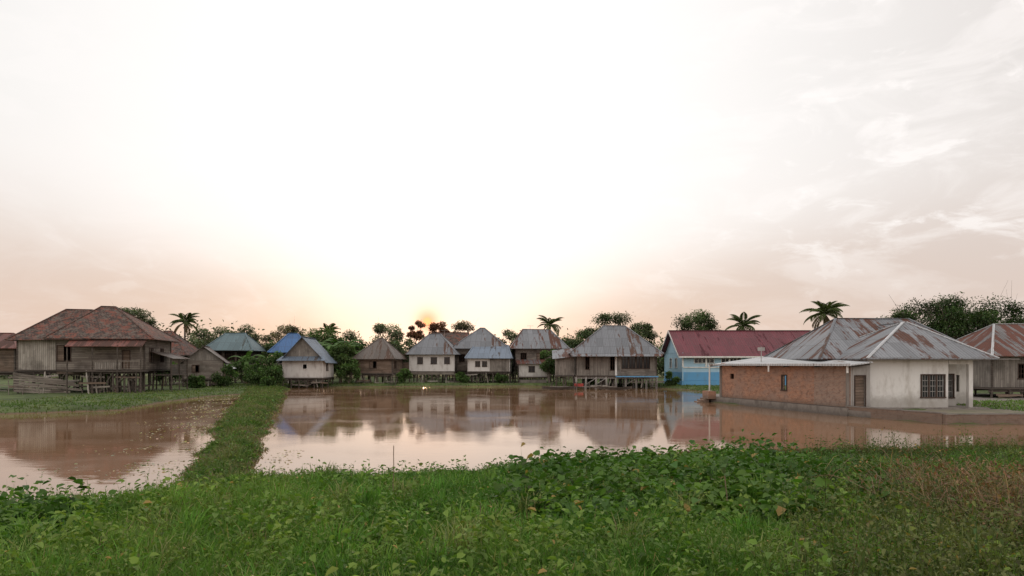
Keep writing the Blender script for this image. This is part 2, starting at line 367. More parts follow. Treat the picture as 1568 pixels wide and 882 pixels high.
def railing(e,x0,x1,y,z,h=.9,mat='grey_wood',name='veranda_railing',n=None):
    b=MB(); n=n or int((x1-x0)/.25)
    b.beam((x0,y,z+h),(x1,y,z+h),.06,.08,mat); b.beam((x0,y,z+.15),(x1,y,z+.15),.05,.06,mat)
    for i in range(n+1): u=x0+(x1-x0)*i/n; b.box(u-.02,u+.02,y-.015,y+.015,z+.16,z+h-.04,mat)
    b.obj(name,e)
# H0
e=empty('wooden_stilt_house',-54,70,0,6); body(e,7,6,2.3,4.7,'brown_wood',[(4.2,5,3,4,'shutter')]); stilts(e,7,6,2.3,5,3,clutter=8,seed=3)
roofobj(e,lambda b:hip(b,-4,4,-3.6,3.6,4.65,6.3,-1.5,1.5,0,'red_rust_metal'))
# H1 big wooden
e=empty('wooden_stilt_house',-41.6,67.4,0,12)
w,d=10.8,8.6
body(e,w,d,2.5,5.5,'grey_wood',[(3.3,4.4,3.35,4.75,'shutter'),(8.9,9.5,2.6,4.3,'door')],[(1.5,2.6,3.3,4.6,'shutter'),(5,6,3.3,4.6,'bars')])
b=MB()
b.box(-5.45,-2.2,-4.36,-4.32,2.5,5.4,'pale_wood')
for k in range(7): b.beam((-5.6,-4.5-.03*k,.55+k*.27),(-.2+random.uniform(-1,1),-4.55-.03*k,.2+k*.2),.05,.2,'grey_wood')
b.box(-2.1,.8,-4.40,-4.35,2.1,2.5,'brown_wood'); b.box(1.2,3.4,-4.6,-4.3,2.5,3.2,'pale_wood')
for k in range(9): xx=1.0+k*.5; b.beam((xx,-4.7,.1),(xx+random.uniform(-.2,.2),-4.5,2.4+random.uniform(-.5,.3)),.16,.04,random.choice(['grey_wood','brown_wood','dark_wood']))
b.obj('cladding_boards',e)
stilts(e,w,d,2.5,9,4,clutter=34,seed=5); stilts(e,4,1.6,2.5,5,2,x=3.2,y=-5.1,clutter=10,seed=8)
def rf(b):
    hip(b,-6.1,1.0,-5.1,4.7,5.35,8.45,-3.0,-.6,0,'red_tiles')
    hip(b,-3.0,6.4,-5.0,4.9,5.4,8.95,.1,1.3,0,'red_tiles')
    b.slab([(-.8,-6.2,4.75),(5.8,-6.2,4.75),(5.8,-4.4,5.45),(-.8,-4.4,5.45)],.05,'red_rust_metal')
roofobj(e,rf,.09)
b=MB()
for xx in (-.6,1.5,3.6,5.6): b.tube((xx,-6,-.2),(xx,-6,4.8),.08,.07,'dark_wood')
b.box(-.8,5.8,-6.1,-4.45,2.3,2.42,'dark_wood'); b.obj('veranda',e); railing(e,1.4,5.7,-6.0,2.42)
b=MB(); b.slab([(5.5,-3,4.3),(7.6,-3,3.6),(7.6,3.5,3.6),(5.5,3.5,4.3)],.05,'brown_metal')
for yy in (-2.8,0,3): b.tube((7.4,yy,-.2),(7.4,yy,3.6),.07,.07,'dark_wood')
b.box(7.3,7.36,-2.8,3,2.0,3.0,'dark_wood'); b.box(5.5,7.4,-2.9,3,1.9,2.0,'dark_wood'); b.obj('side_porch',e)
# H2
e=empty('wooden_stilt_house',-45.4,88,0,5); body(e,6,6,2.2,4.4,'brown_wood',[(2,3,2.8,3.8)]); stilts(e,6,6,2.2,4,3,clutter=6,seed=4)
roofobj(e,lambda b:(hip(b,-3.8,3.8,-3.8,3.8,4.2,7.4,-.4,.5,0,'brown_tiles')))
# H3
e=empty('small_wooden_stilt_house',-37.6,82,0,18); body(e,4.4,5,1.3,3.5,'grey_wood',[(1.0,1.7,2.1,2.9,'shutter')],[(1.5,2.3,2,2.9)]); stilts(e,4.4,5,1.3,4,3,clutter=10,seed=6)
roofobj(e,lambda b:gable(b,-2.2,2.2,-2.5,2.5,3.5,5.2,'brown_metal','grey_wood_v',.45,'y'),.05)
b=MB(); b.slab([(2.1,-2.2,3.2),(3.3,-2.2,2.5),(3.3,2.2,2.5),(2.1,2.2,3.2)],.04,'light_metal'); b.box(2.25,3.2,-2,-1.9,1.3,2.6,'brown_wood'); b.obj('lean_to',e)
# H4
e=empty('green_roofed_stilt_house',-40.6,98,0,4); body(e,5.6,5.5,2.5,5.1,'dark_wood',[(.4,1.8,3.5,4.8,'bars'),(2.2,3.6,3.5,4.8,'bars'),(3.9,5.3,3.5,4.8,'bars')]); stilts(e,5.6,5.5,2.5,4,3,clutter=6,seed=7)
roofobj(e,lambda b:hip(b,-3.6,3.6,-3.6,3.6,5,7.6,-1.4,1.4,0,'green_metal'))
# H5
e=empty('white_walled_stilt_house',-26.8,88,0,3); body(e,5.0,6,1.3,3.75,'white_board',[(2.5,3.0,2.45,3.0,'dark','white_paint')],[(2,3,2.2,3.1)],sidem='white_board'); stilts(e,5,6,1.3,6,3,clutter=8,seed=9)
roofobj(e,lambda b:gable(b,-2.5,2.5,-3,3,3.8,6.5,'blue_grey_metal','grey_wood_v',.55,'y'),.03)
b=MB(); b.slab([(-3.1,-3.9,3.5),(3.1,-3.9,3.5),(2.6,-2.95,4.05),(-2.6,-2.95,4.05)],.05,'blue_grey_metal'); b.obj('front_canopy',e)
e=empty('blue_roofed_stilt_house',-31.8,97,0,10); body(e,4.6,5,2.2,4.8,'grey_wood',[(1.5,2.3,3,4)]); stilts(e,4.6,5,2.2,4,3,clutter=5,seed=10)
roofobj(e,lambda b:hip(b,-3.0,3.0,-3.2,3.2,4.7,7.5,-.6,.6,0,'blue_metal'))
# H6
e=empty('brown_wooden_stilt_house',-19,96,0,-6); body(e,5.2,5.4,1.8,3.9,'brown_wood',[(2.0,2.9,2.5,3.4,'shutter')],[(1,2,2.5,3.4)]); stilts(e,5.2,5.4,1.8,6,3,clutter=16,seed=11)
roofobj(e,lambda b:hip(b,-3.2,3.2,-3.3,3.3,3.8,6.8,-.15,.4,0,'brown_metal'),.05); steps(e,3.1,-2.7,1.8)
b=MB(); b.slab([(-3.9,-2.4,3.5),(-2.5,-2.4,3.9),(-2.5,2.4,3.9),(-3.9,2.4,3.5)],.04,'brown_metal'); b.box(-3.8,-2.7,-2.1,-2.0,1.8,3.4,'dark_wood'); b.box(-3.8,-2.62,-2.2,2.1,1.65,1.75,'dark_wood'); b.tube((-3.7,-2.1,-.4),(-3.7,-2.1,3.5),.08,.08,'dark_wood'); b.obj('side_kitchen',e)
# H7
e=empty('white_walled_stilt_house',-11.6,101,0,-4); body(e,6.6,5.6,2.0,4.6,'white_board',[(1.2,1.9,3.1,4.0,'glass'),(3.2,4.0,3.1,4.0,'glass'),(5.2,5.9,3.1,4.0,'glass')],sidem='grey_wood'); stilts(e,6.6,5.6,2.0,7,3,clutter=10,seed=12)
b=MB(); b.box(-3.3,3.3,-2.93,-2.83,1.5,2.0,'grey_wood'); b.obj('skirting_boards',e); antenna(e,1.2,1,6.6)
def rf(b):
    hip(b,-3.9,3.9,-3.5,3.5,4.5,7.6,-.9,.8,0,'grey_metal'); b.slab([(-4.6,-2.9,4.3),(-2.9,-2.9,4.8),(-2.9,2,4.8),(-4.6,2,4.3)],.05,'rusty_metal')
roofobj(e,rf); b=MB(); b.box(-4.4,-3.4,-2.7,-2.6,1.9,3.3,'brown_wood'); b.box(-4.5,-3.35,-2.75,2,1.75,1.85,'dark_wood')
for yy in (-2.6,1.8): b.tube((-4.4,yy,-.4),(-4.4,yy,4.4),.08,.08,'dark_wood')
b.obj('side_porch',e)
# H8
e=empty('brown_roofed_house',-10.6,115,0,0); body(e,5.4,6,2.2,6,'brown_wood',[(2,3,3,4)]); stilts(e,5.4,6,2.2)
roofobj(e,lambda b:gable(b,-2.8,2.8,-3,3,6,8.5,'brown_tiles','brown_wood',.4,'x'))
# H9
e=empty('large_wooden_stilt_house',-4.6,104,0,-3); body(e,7.4,6.4,2.1,5.5,'grey_wood',[(.5,1.3,3.4,4.5,'bars'),(5.5,6.6,3.8,4.9,'glass')],sidem='grey_wood'); stilts(e,7.4,6.4,2.1,7,3,clutter=12,seed=14)
roofobj(e,lambda b:hip(b,-4.5,4.3,-4,4,5.4,8.7,-.3,.3,0,'grey_metal'))
body(e,6.0,4,2.0,4.0,'white_board',[(1.1,1.7,2.7,3.4,'glass'),(2.1,2.7,2.7,3.4,'glass')],x=1.6,y=-5.2,sidem='grey_wood',nm='front_wing'); stilts(e,6,4,2.0,6,2,x=1.6,y=-5.2,clutter=8,seed=15)
b=MB(); b.box(1.75,4.6,-7.27,-7.22,2.0,4.0,'grey_wood_v'); b.obj('wing_cladding',e)
roofobj(e,lambda b:hip(b,-1.8,5.0,-7.8,-3.0,3.9,5.9,-1.0,4.2,-3.2,'blue_grey_metal'),name='wing_roof')
# H10
e=empty('metal_roofed_stilt_house',3.9,103,0,4); body(e,7.2,6.4,2.8,5.4,'grey_wood',[(.8,1.6,3.7,4.7,'bars'),(3.2,4.2,3.7,4.7,'shutter'),(5.6,6.4,3.7,4.7,'bars')]); stilts(e,7.2,6.4,2.8,6,3,clutter=12,seed=16)
roofobj(e,lambda b:hip(b,-4.4,4.4,-4,4,5.35,8.4,-2.2,2.0,0,'streaky_metal')); antenna(e,-1,1,7.4)
body(e,4,2,1.2,3.2,'white_board',[(1.4,2.2,1.9,2.7,'glass')],x=-1.2,y=-4.4,nm='lower_room'); b=MB(); b.slab([(-3.6,-5.9,3.1),(3.5,-5.9,3.1),(3.5,-3.2,3.75),(-3.6,-3.2,3.75)],.05,'rusty_metal'); b.box(-3.2,.8,-5.4,-3.4,-.5,.75,'concrete')
for xx in (-3.4,1.2,3.3): b.tube((xx,-5.7,-.5),(xx,-5.7,3.2),.08,.08,'dark_wood')
b.obj('lean_to',e); railing(e,1.2,3.3,-5.7,1.4)
# H11
e=empty('large_wooden_stilt_house',13.3,88,0,-3)
body(e,10,8.4,1.6,4.5,'grey_wood_v',[(1.2,1.6,2.4,3.9,'bars'),(4.3,4.8,2.3,4.0,'bars'),(5.75,6.45,2.5,4.1,'glass'),(6.65,7.35,2.5,4.1,'glass'),(7.55,8.25,2.5,4.1,'glass'),(8.45,9.15,2.5,4.1,'glass')],[(1,2,2.5,4,'glass'),(3,4,2.5,4,'glass')],[(2,3,2.5,3.8)])
b=MB(); b.box(.6,4.95,-4.27,-4.22,1.6,2.35,'grey_wood'); b.box(-.15,.1,-4.32,-4.22,1.6,4.4,'white_paint')
b.box(-.1,5.1,-5.2,-4.35,1.42,1.55,'blue_paint'); b.obj('wall_trim',e)
stilts(e,10,8.4,1.6,9,4,clutter=4,seed=17,r=.14,mat='grey_plaster')
roofobj(e,lambda b:(hip(b,-5.9,5.8,-5.1,5.1,4.35,8.1,-1.1,1.6,0,'grey_metal'),b.slab([(-5.6,-5.7,4.0),(5.5,-5.7,4.0),(5.7,-5.0,4.37),(-5.8,-5.0,4.37)],.05,'streaky_metal')))
steps(e,4.3,-5.1,1.5)
b=MB(); b.box(-7.6,-5.2,-3.8,-3.7,1.6,3.9,'grey_wood_v'); b.box(-7.6,-7.5,-3.7,1,1.6,3.9,'grey_wood'); b.slab([(-8.0,-4.4,3.7),(-5,-4.4,4.0),(-5,1.5,5.2),(-8,1.5,4.9)],.05,'streaky_metal'); b.box(-7.7,-5.1,-3.9,1,1.45,1.55,'dark_wood')
for xx in (-7.5,-6.3,-5.3): b.tube((xx,-3.7,-.5),(xx,-3.7,1.6),.1,.1,'dark_wood')
b.obj('side_room',e)
# small dock
e=empty('wooden_jetty',8.5,80,0,5); b=MB()
b.box(-4,4,-.5,.5,.28,.36,'grey_wood')
for i in range(6):
    for s in (-.45,.45): b.tube((-3.8+i*1.5,s,-.6),(-3.8+i*1.5,s,.6+random.random()*.5),.05,.05,'dark_wood')
b.box(-1,0,-.3,.3,.36,.7,'cloth_red'); b.beam((1,0,.36),(3,.2,.36),.5,.3,'pale_wood'); b.obj('deck',e)
def boat(x,y,rot,L=4):
    e=empty('wooden_canoe',x,y,0,rot); b=MB(); N=10; sec=[]
    for i in range(N+1):
        t=i/N*2-1; w=.38*(1-abs(t)**2.4)+.02; zt=.28+.18*t*t; sec.append([(t*L/2,-w,zt),(t*L/2,-w*.6,.02+.12*t*t),(t*L/2,w*.6,.02+.12*t*t),(t*L/2,w,zt)])
    for i in range(N):
        for k in range(3):
            b.poly([sec[i][k],sec[i+1][k],sec[i+1][k+1],sec[i][k+1]],'dark_wood')
            b.poly([tuple(np.array(p)+np.array((0,0,.03))) for p in (sec[i][k+1],sec[i+1][k+1],sec[i+1][k],sec[i][k])],'dark_wood')
    b.box(-.1,.1,-.34,.34,.2,.23,'grey_wood'); b.obj('hull',e)
boat(5.5,78.5,8); boat(12,78,-12)
# H12 blue building
e=empty('blue_long_building',31,91,0,0)
body(e,18,10,.9,4.5,'light_blue_paint',[(1.5,4.0,3.2,4.0,'glass','white_paint'),(5,7.5,3.2,4.0,'glass','white_paint'),(8.5,11,3.2,4.0,'glass','white_paint'),(12,14.5,3.2,4,'glass','white_paint')],left=[(3,4.2,2.6,3.8,'glass','white_paint'),(6,7.2,2.6,3.8,'glass','white_paint')],floor=False)
b=MB(); b.box(-9.15,9.15,-5.15,5.15,-.5,.88,'blue_paint'); b.box(-9.06,9.0,-5.06,-5.0,.9,2.0,'blue_paint'); b.box(-9.06,-9.0,-5,5,.9,2.0,'blue_paint')
b.box(-9,9,-5.1,-5.02,2.55,2.68,'white_paint')
for k in range(7): b.box(-9+k*3-.1,-9+k*3+.1,-5.12,-5.02,2.7,4.4,'white_paint')
b.obj('plinth_and_trim',e)
roofobj(e,lambda b:gable(b,-9,9,-5,5,4.5,7.6,'maroon_metal','light_blue_paint',.7,'x'),0)
b=MB(); b.beam((-9.72,-5.7,4.03),(-9.72,0,7.57),.05,.22,'white_paint'); b.beam((-9.72,5.7,4.03),(-9.72,0,7.57),.05,.22,'white_paint'); b.beam((-9.7,-5.73,3.95),(9.7,-5.73,3.95),.05,.2,'white_paint'); b.obj('fascia',e)
# platform
e=empty('concrete_yard_platform'); b=MB()
pl=[(15.6,53.5),(19.45,38.5),(21.55,33),(27.4,33.4),(28.8,35.4),(46,35.6),(46,60),(18,60)]
b.hexa([(x,y,-1) for x,y in pl],[(x,y,.36) for x,y in pl],'concrete'); b.obj('platform',e)
b=MB()
ins=lambda p,q,z0,z1,t,mm:b.beam((p[0],p[1],(z0+z1)/2),(q[0],q[1],(z0+z1)/2),t,z1-z0,mm)
ins((15.75,53.4),(19.55,38.6),.0,.47,.42,'concrete'); ins((19.55,38.8),(21.5,33.2),-.4,.55,.3,'pale_brick'); ins((21.4,33.1),(27.2,33.5),-.4,.5,.3,'pale_brick'); ins((28.6,35.5),(46,35.7),-.3,.44,.35,'concrete')
ins((19.55,38.8),(21.5,33.2),.552,.60,.36,'concrete'); ins((21.4,33.1),(27.2,33.5),.502,.55,.36,'concrete')
ins((27.6,34.9),(27.3,34.0),-.3,.9,.3,'grey_plaster'); ins((27.3,33.2),(27.9,34.4),.5,.75,.25,'grey_plaster'); b.box(28.2,28.5,34.6,34.9,-.4,.95,'concrete')
b.obj('low_wall',e)
b=MB(); yd=[(20.3,38.2),(21.9,33.5),(27.2,33.9),(28.6,36),(28.5,38.9),(21,38.9)]
b.poly([(x,y,.365) for x,y in yd],'dirt_yard'); b.poly([(29,36.1,.365),(46,36.1,.365),(46,48,.365),(29,48,.365)],'dirt_yard'); b.obj('yard_soil',e)
# brick building
e=empty('brick_building'); A=(16.3,52);B=(19.8,39);C=(21.3,39.7);D=(21.3,52.5)
b=MB(); f=MB()
P1=b.wall(A,(19.0,41.97),.47,2.9,[(7.3,7.75,1.3,2.25),(1.2,1.7,1.9,2.3)],'brick')
f.fill(P1,(7.3,7.75,1.3,2.25),'shutter')
b.wall((19.0,41.97),B,.47,2.9,[],'pale_brick')
P2=b.wall(B,C,.37,2.95,[(.35,1.2,.42,2.3)],'grey_plaster'); f.fill(P2,(.35,1.2,.42,2.3),'door')
b.wall(D,A,.47,3.1,[],'brick')
for t in (.0,.985):
    x=16.3+3.5*t;y=52-13*t; b.box(x-.1,x+.08,y-.1,y+.1,.47,2.9,'concrete')
b.obj('walls',e); f.obj('window_and_door',e)
b=MB(); q=[(15.55,53.0,2.98),(19.35,38.2,2.98),(21.1,39.0,3.16),(20.0,53.2,3.62)]
b.slab(q,.07,'light_metal'); 
for k in range(6): 
    t=k/5; b.beam((15.7+3.75*t,52.8-14.4*t,2.86),(20+1.0*t,53-13.8*t,3.45-.44*t),.08,.1,'dark_wood')
b.beam(q[0],q[1],.05,.14,'light_metal'); b.obj('roof',e)
b=MB()
for (x,y) in ((15.6,52.7),(17.5,45.5),(19.4,38.6)): 
    b.tube((x,y,.3 if y>50 else 2.5),(x,y,2.95),.06,.06,'white_paint')
b.tube((18.3,49,3.2),(18.3,49,4.3),.03,.03,'grey_plaster'); b.box(18.05,18.55,48.95,49.05,4.0,4.25,'grey_plaster')
b.obj('posts_and_antenna',e)
b=MB(); 
for i in range(4): b.box(14.7+.25*i,15.5,52.8-.1*i,53.9,-.4,.05+.14*i,'pale_brick')
b.box(15.3,15.9,52.0,53.6,.3,.9,'brick'); b.obj('landing_steps',e)
# white house
e=empty('white_brick_house'); b=MB(); f=MB(); zt=3.3
P1=b.wall((21.4,40),(26.15,40),.4,zt,[(3.15,4.5,1.05,2.35),],'white_paint'); f.fill(P1,(3.15,4.5,1.05,2.35),'grille')
b.wall((26.15,40),(26.15,41.6),.4,zt,[],'white_paint'); P2=b.wall((26.15,41.6),(27.7,41.6),.4,zt,[(.25,1.35,.95,2.35)],'white_paint'); f.fill(P2,(.25,1.35,.95,2.35),'grille')
b.box(27.4,27.65,40.02,40.27,.4,zt-.3,'white_paint'); b.box(26.2,27.65,40.03,40.2,zt-.3,zt,'white_paint')
b.wall((27.7,41.6),(27.7,44),.4,zt,[],'white_paint'); b.wall((27.7,44),(30,44),.4,zt,[(1,1.8,1.2,2.3)],'white_paint'); b.wall((30,44),(30,52),.4,zt,[],'white_paint'); b.wall((30,52),(21.4,52),.4,zt,[],'white_paint'); b.wall((21.4,52),(21.4,40),.4,zt,[(10.6,11.3,1.1,2.3)],'white_paint')
b.box(21.1,28.3,39.5,40.0-.01,.3,.42,'concrete'); b.box(26.1,28.3,40.01,41.59,.3,.425,'concrete')
b.box(21.0,28.2,39.35,39.42,zt-.05,zt+.06,'grey_plaster'); b.box(21.0,30,39.43,52,zt+.001,zt+.03,'grey_plaster')
b.obj('walls',e); f.obj('windows',e)
def rf(b):
    hip(b,19.8,31,43.0,53.4,3.4,6.3,23.4,28.6,48.2,'streaky_metal',capm='grey_metal')
    hip(b,20.9,28.6,39.2,49.0,3.35,5.75,25.6,25.8,43.6,'clean_metal',capm='light_metal',ry1=43.6,side='streaky_metal')
    b.beam((25.7,43.6,5.75),(25.9,47.0,5.75),.2,.06,'grey_metal')
roofobj(e,rf,.015)
# far right house
e=empty('rusty_roofed_stilt_house',41.6,56,0,4); body(e,8.6,7,1.2,3.8,'grey_wood_v',[(2.2,2.9,1.9,3.0,'bars'),(4.5,5.3,1.9,3.1,'shutter')],left=[(3,4,1.9,3)]); stilts(e,8.6,7,1.2,7,3,clutter=8,seed=21)
roofobj(e,lambda b:hip(b,-5.0,5.2,-4.4,4.3,3.65,6.4,-1.2,1.8,0,'rusty_metal',capm='light_metal'))
# ---------------------------------------------------------------- foliage primitives
def unit(v): return v/np.maximum(np.linalg.norm(v,axis=1,keepdims=True),1e-6)
def leafgeo(base,dirv,L,W,col,fold=.15,droop=.25,blade=False):
    n=len(base); L=np.broadcast_to(L,(n,))[:,None]; W=np.broadcast_to(W,(n,))[:,None]
    d=unit(dirv); r=rng.normal(size=(n,3)); 
    up=np.tile([0,0,1.0],(n,1))+r*.35
    s=unit(np.cross(d,up)); nn=unit(np.cross(s,d)); dn=np.array([0,0,-1.0])
    if blade:
        V=[base-s*W*.5,base+s*W*.5,base+d*L*.55+s*W*.42+dn*L*droop*.15,base+d*L+s*W*.06+dn*L*droop,base+d*L-s*W*.06+dn*L*droop,base+d*L*.55-s*W*.42+dn*L*droop*.15]
        V=np.stack(V,1).reshape(-1,3); o=(np.arange(n)*6)[:,None]
        F=np.stack([o+np.array([[0,1,2,5]]),o+np.array([[5,2,3,4]])],1).reshape(-1,4)
        shade=np.array([.8,.8,1,1.1,1.1,1])
    else:
        V=[base,base+d*L*.3+s*W*.5+nn*W*fold,base+d*L*.7+s*W*.36+nn*W*fold+dn*L*droop*.4,base+d*L+dn*L*droop,base+d*L*.7-s*W*.36+nn*W*fold+dn*L*droop*.4,base+d*L*.3-s*W*.5+nn*W*fold]
        V=np.stack(V,1).reshape(-1,3); o=(np.arange(n)*6)[:,None]
        F=np.stack([o+np.array([[0,1,2,3]]),o+np.array([[0,3,4,5]])],1).reshape(-1,4)
        shade=np.array([.9,1,1,1.05,1,1])
    c=(col[:,None,:]*shade[None,:,None]).reshape(-1,3)
    return V,F,c
class LB:
    def __init__(s): s.V=[];s.F=[];s.C=[];s.k=0
    def add(s,g_):
        V,F,C=g_; s.V.append(V);s.F.append(F+s.k);s.C.append(C); s.k+=len(V)
    def obj(s,name,mat='leaves',parent=None): return fastmesh(name,np.concatenate(s.V),np.concatenate(s.F),M[mat],np.concatenate(s.C),parent)
def jcol(n,c,var=.25,hue=.12):
    c=np.array(c)[None,:]*(1+rng.normal(0,var,(n,1)).clip(-.6,.9)); c=c*(1+rng.normal(0,hue,(n,3))); return c.clip(.004,.8)
def broadleaf(name,x,y,h,r,seed,col=(.055,.075,.03),nl=2600,cb=.45,flat=.6,leaf=.30,clumps=12,tr=.16,z0=.2):
    nl=int(nl*1.35)
    rr=np.random.default_rng(seed); e=empty(name,x,y,z0); b=MB(); H=h-z0
    p=Vector((0,0,-.3)); pts=[p]
    lean=rr.uniform(-.06,.06,2)
    hz=H*(cb+.1)
    for k in range(1,5): pts.append(Vector((lean[0]*hz*k/4+rr.uniform(-.08,.08),lean[1]*hz*k/4,hz*k/4)))
    for k in range(4): b.tube(pts[k],pts[k+1],tr*(1-.14*k),tr*(1-.14*(k+1)),'bark',7)
    top=pts[-1]; cz=H*(1+cb)/2; rz=H*(1-cb)/2
    cs=[]
    for k in range(clumps):
        a=6.283*k/clumps*1.618*2+rr.uniform(-.3,.3); q=rr.uniform(.25,1)**.6*.85; zz=rr.uniform(-.75,.8)
        rad=math.sqrt(max(.1,1-zz*zz))*q*r
        c=Vector((math.cos(a)*rad,math.sin(a)*rad,cz+zz*rz)); cs.append(c)
        s0=pts[rr.integers(2,5)]; mid=s0.lerp(c,.5)+Vector((0,0,-.1*r)); b.tube(s0,mid,tr*.4,tr*.25,'bark',5); b.tube(mid,c,tr*.25,tr*.08,'bark',5)
        for _ in range(3):
            t=c+Vector(rr.normal(0,.3*r,3)); b.tube(mid.lerp(c,.6),t,tr*.12,tr*.04,'bark',4)
    b.obj('trunk_and_limbs',e)
    L=LB(); per=nl//clumps
    for c in cs:
        cr=r*rr.uniform(.22,.46); pos=unit(rr.normal(size=(per,3)))*(rr.uniform(.1,1,(per,1))**.5)*cr*rr.uniform(.75,1.2,(per,1)); pos[:,2]*=flat
        keep=pos+np.array(c)+rr.normal(0,.04*r,(per,3)); lf=np.array(col)*rr.uniform(.6,1.4)
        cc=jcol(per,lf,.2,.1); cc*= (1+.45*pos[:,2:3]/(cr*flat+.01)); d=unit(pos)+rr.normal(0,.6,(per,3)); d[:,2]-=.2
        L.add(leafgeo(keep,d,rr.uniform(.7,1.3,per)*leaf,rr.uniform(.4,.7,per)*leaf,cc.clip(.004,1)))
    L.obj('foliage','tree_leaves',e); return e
def palm(x,y,h,fl,seed,z0=.2,lean=(0,0)):
    rr=np.random.default_rng(seed); e=empty('coconut_palm_tree',x,y,z0); b=MB(); H=h-z0; pr=Vector((0,0,-.3))
    for k in range(1,9):
        t=k/8; q=Vector((lean[0]*t*t,lean[1]*t*t,H*t)); b.tube(pr,q,.20-.07*t+.02,.20-.07*t,'bark',7); pr=q
    b.obj('trunk',e); top=np.array(pr); L=LB(); n=22
    for k in range(n):
        a=6.283*k/n*1.0+rr.uniform(-.2,.2); el=[1.3,.9,.4,-.2][k%4]+rr.uniform(-.25,.25); l=fl*rr.uniform(.75,1.15)
        hd=np.array([math.cos(a),math.sin(a),0]); seg=16; p=top.copy(); ang=el; P_=[];D_=[]
        for i in range(seg):
            d=hd*math.cos(ang)+np.array([0,0,math.sin(ang)]); p=p+d*l/seg; P_.append(p.copy()); D_.append(d); ang-=.06+.03*rr.random()+.004*i
        P_=np.array(P_);D_=np.array(D_); sd=np.cross(D_,[0,0,1.0]); sd=unit(sd); t=np.linspace(0,1,seg); ll=l*.22*(np.sin(np.pi*(t*.85+.12)))
        c0=np.array((.09,.12,.04))*rr.uniform(.7,1.3) if el>-.1 else np.array((.14,.10,.05))
        for s in (-1,1):
            for o in (0,.5):
                L.add(leafgeo(P_-D_*o*l/seg,sd*s*1.0+D_*.8+np.array([0,0,-.35]),ll,l*.024,jcol(seg,c0,.1,.05),droop=.35))
        L.add(leafgeo(P_-D_*l/seg,D_,l/seg*1.15,.05,jcol(seg,(.12,.12,.05),.05,.02),droop=0))
    L.obj('fronds','tree_leaves',e)
def banana(x,y,h,seed,col=(.09,.16,.045)):
    rr=np.random.default_rng(seed); e=empty('banana_plant',x,y,.2); b=MB()
    b.tube((0,0,-.3),(.1,0,h*.5),.16,.1,'thatch_brown',7); b.obj('stem',e); L=LB()
    for k in range(9):
        a=rr.uniform(0,6.28); el=rr.uniform(.5,1.4); l=h*.55*rr.uniform(.8,1.1); hd=np.array([math.cos(a),math.sin(a),0]); p=np.array([.1,0,h*.5]); ang=el; n=9
        sd=np.array([-math.sin(a),math.cos(a),0]); V=[];C=[]
        for i in range(n+1):
            t=i/n; w=.42*math.sin(math.pi*min(1,t*.9+.06))**.6*(1 if t>.15 else .15)
            V+= [p-sd*w*.8+np.array([0,0,-w*.35]),p,p+sd*w*.8+np.array([0,0,-w*.35])]; C+=[np.array(col)*rr.uniform(.7,1.2)]*3
            p=p+(hd*math.cos(ang)+np.array([0,0,math.sin(ang)]))*l/n; ang-=.16*(1+t)
        o=np.arange(n)*3; F=np.concatenate([np.stack([o,o+1,o+4,o+3],1),np.stack([o+1,o+2,o+5,o+4],1)]); L.add((np.array(V),F,np.array(C)))
    L.obj('leaves','tree_leaves',e)
hz=(.12,.14,.08); red=(.16,.075,.045)  # hz: far foliage lightened in its colour to imitate distance haze
T=broadleaf
T('broadleaf_tree',-62.5,110,13,3.3,1,hz,2400,.55,.45,clumps=12); T('broadleaf_tree',-52.4,117,9.8,3.2,2,hz,3200,.35,.6); T('broadleaf_tree',-45,112,9.6,3.9,3,hz,4200,.3,.6)
T('broadleaf_tree',-41,121,10.4,4.0,4,(.18,.15,.10),2800,.35,.5); T('broadleaf_tree',-24,93,6.2,2.6,5,(.07,.11,.035),4400,.2,.7)
T('broadleaf_tree',-21.6,116,10.8,3.2,6,hz,4400,.25,.8); T('broadleaf_tree',-19.0,131,11.7,2.0,7,red,2400,.66,.6,clumps=12); T('broadleaf_tree',-14.6,131,11.4,2.0,8,red,2200,.68,.6,clumps=12)
T('broadleaf_tree',-9.2,131,12,2.9,9,(.13,.115,.07),2800,.5,.6); T('broadleaf_tree',.2,126,9.8,2.8,10,hz,2200,.35)
T('broadleaf_tree',17,116,12,4.0,11,(.09,.115,.055),4400,.4,.6); T('broadleaf_tree',22.8,118,10.6,3.4,12,(.09,.115,.055),3200,.4,.6); T('broadleaf_tree',12.8,116,9.8,2.8,13,(.09,.12,.055),2400,.35,.6)
T('broadleaf_tree',33.5,121,12.5,3.9,14,(.07,.10,.04),5200,.5,.8,clumps=18)
T('broadleaf_tree',48.4,77,10.8,4.6,15,(.045,.075,.025),9500,.3,.7,clumps=26,tr=.25,leaf=.24); T('broadleaf_tree',43.6,76,9.1,2.9,16,(.06,.09,.035),3900,.35,.6,leaf=.24); T('broadleaf_tree',56,78,10.6,4.6,17,(.055,.09,.03),9500,.2,.7,clumps=26,leaf=.24); T('broadleaf_tree',52,76,9.2,3.4,18,(.05,.08,.026),5500,.2,.7,leaf=.24,clumps=16)
T('broadleaf_tree',61,74,9.8,3.7,31,(.05,.085,.028),5000,.2,.7,clumps=16,leaf=.24)
T('small_tree',5.4,96,5.4,1.6,19,(.08,.13,.04),2200,.25,.8,leaf=.25); T('small_tree',7.2,93,4.4,1.1,20,(.07,.12,.04),1200,.2,.8,leaf=.25)
T('broadleaf_tree',-29.5,104,8.6,3.1,21,(.08,.12,.04),4200,.15,.8); T('broadleaf_tree',-25.5,106,8.4,3,22,(.07,.11,.04),3800,.15,.8); T('broadleaf_tree',-34,108,8.0,3.2,23,hz,3400,.2,.7)
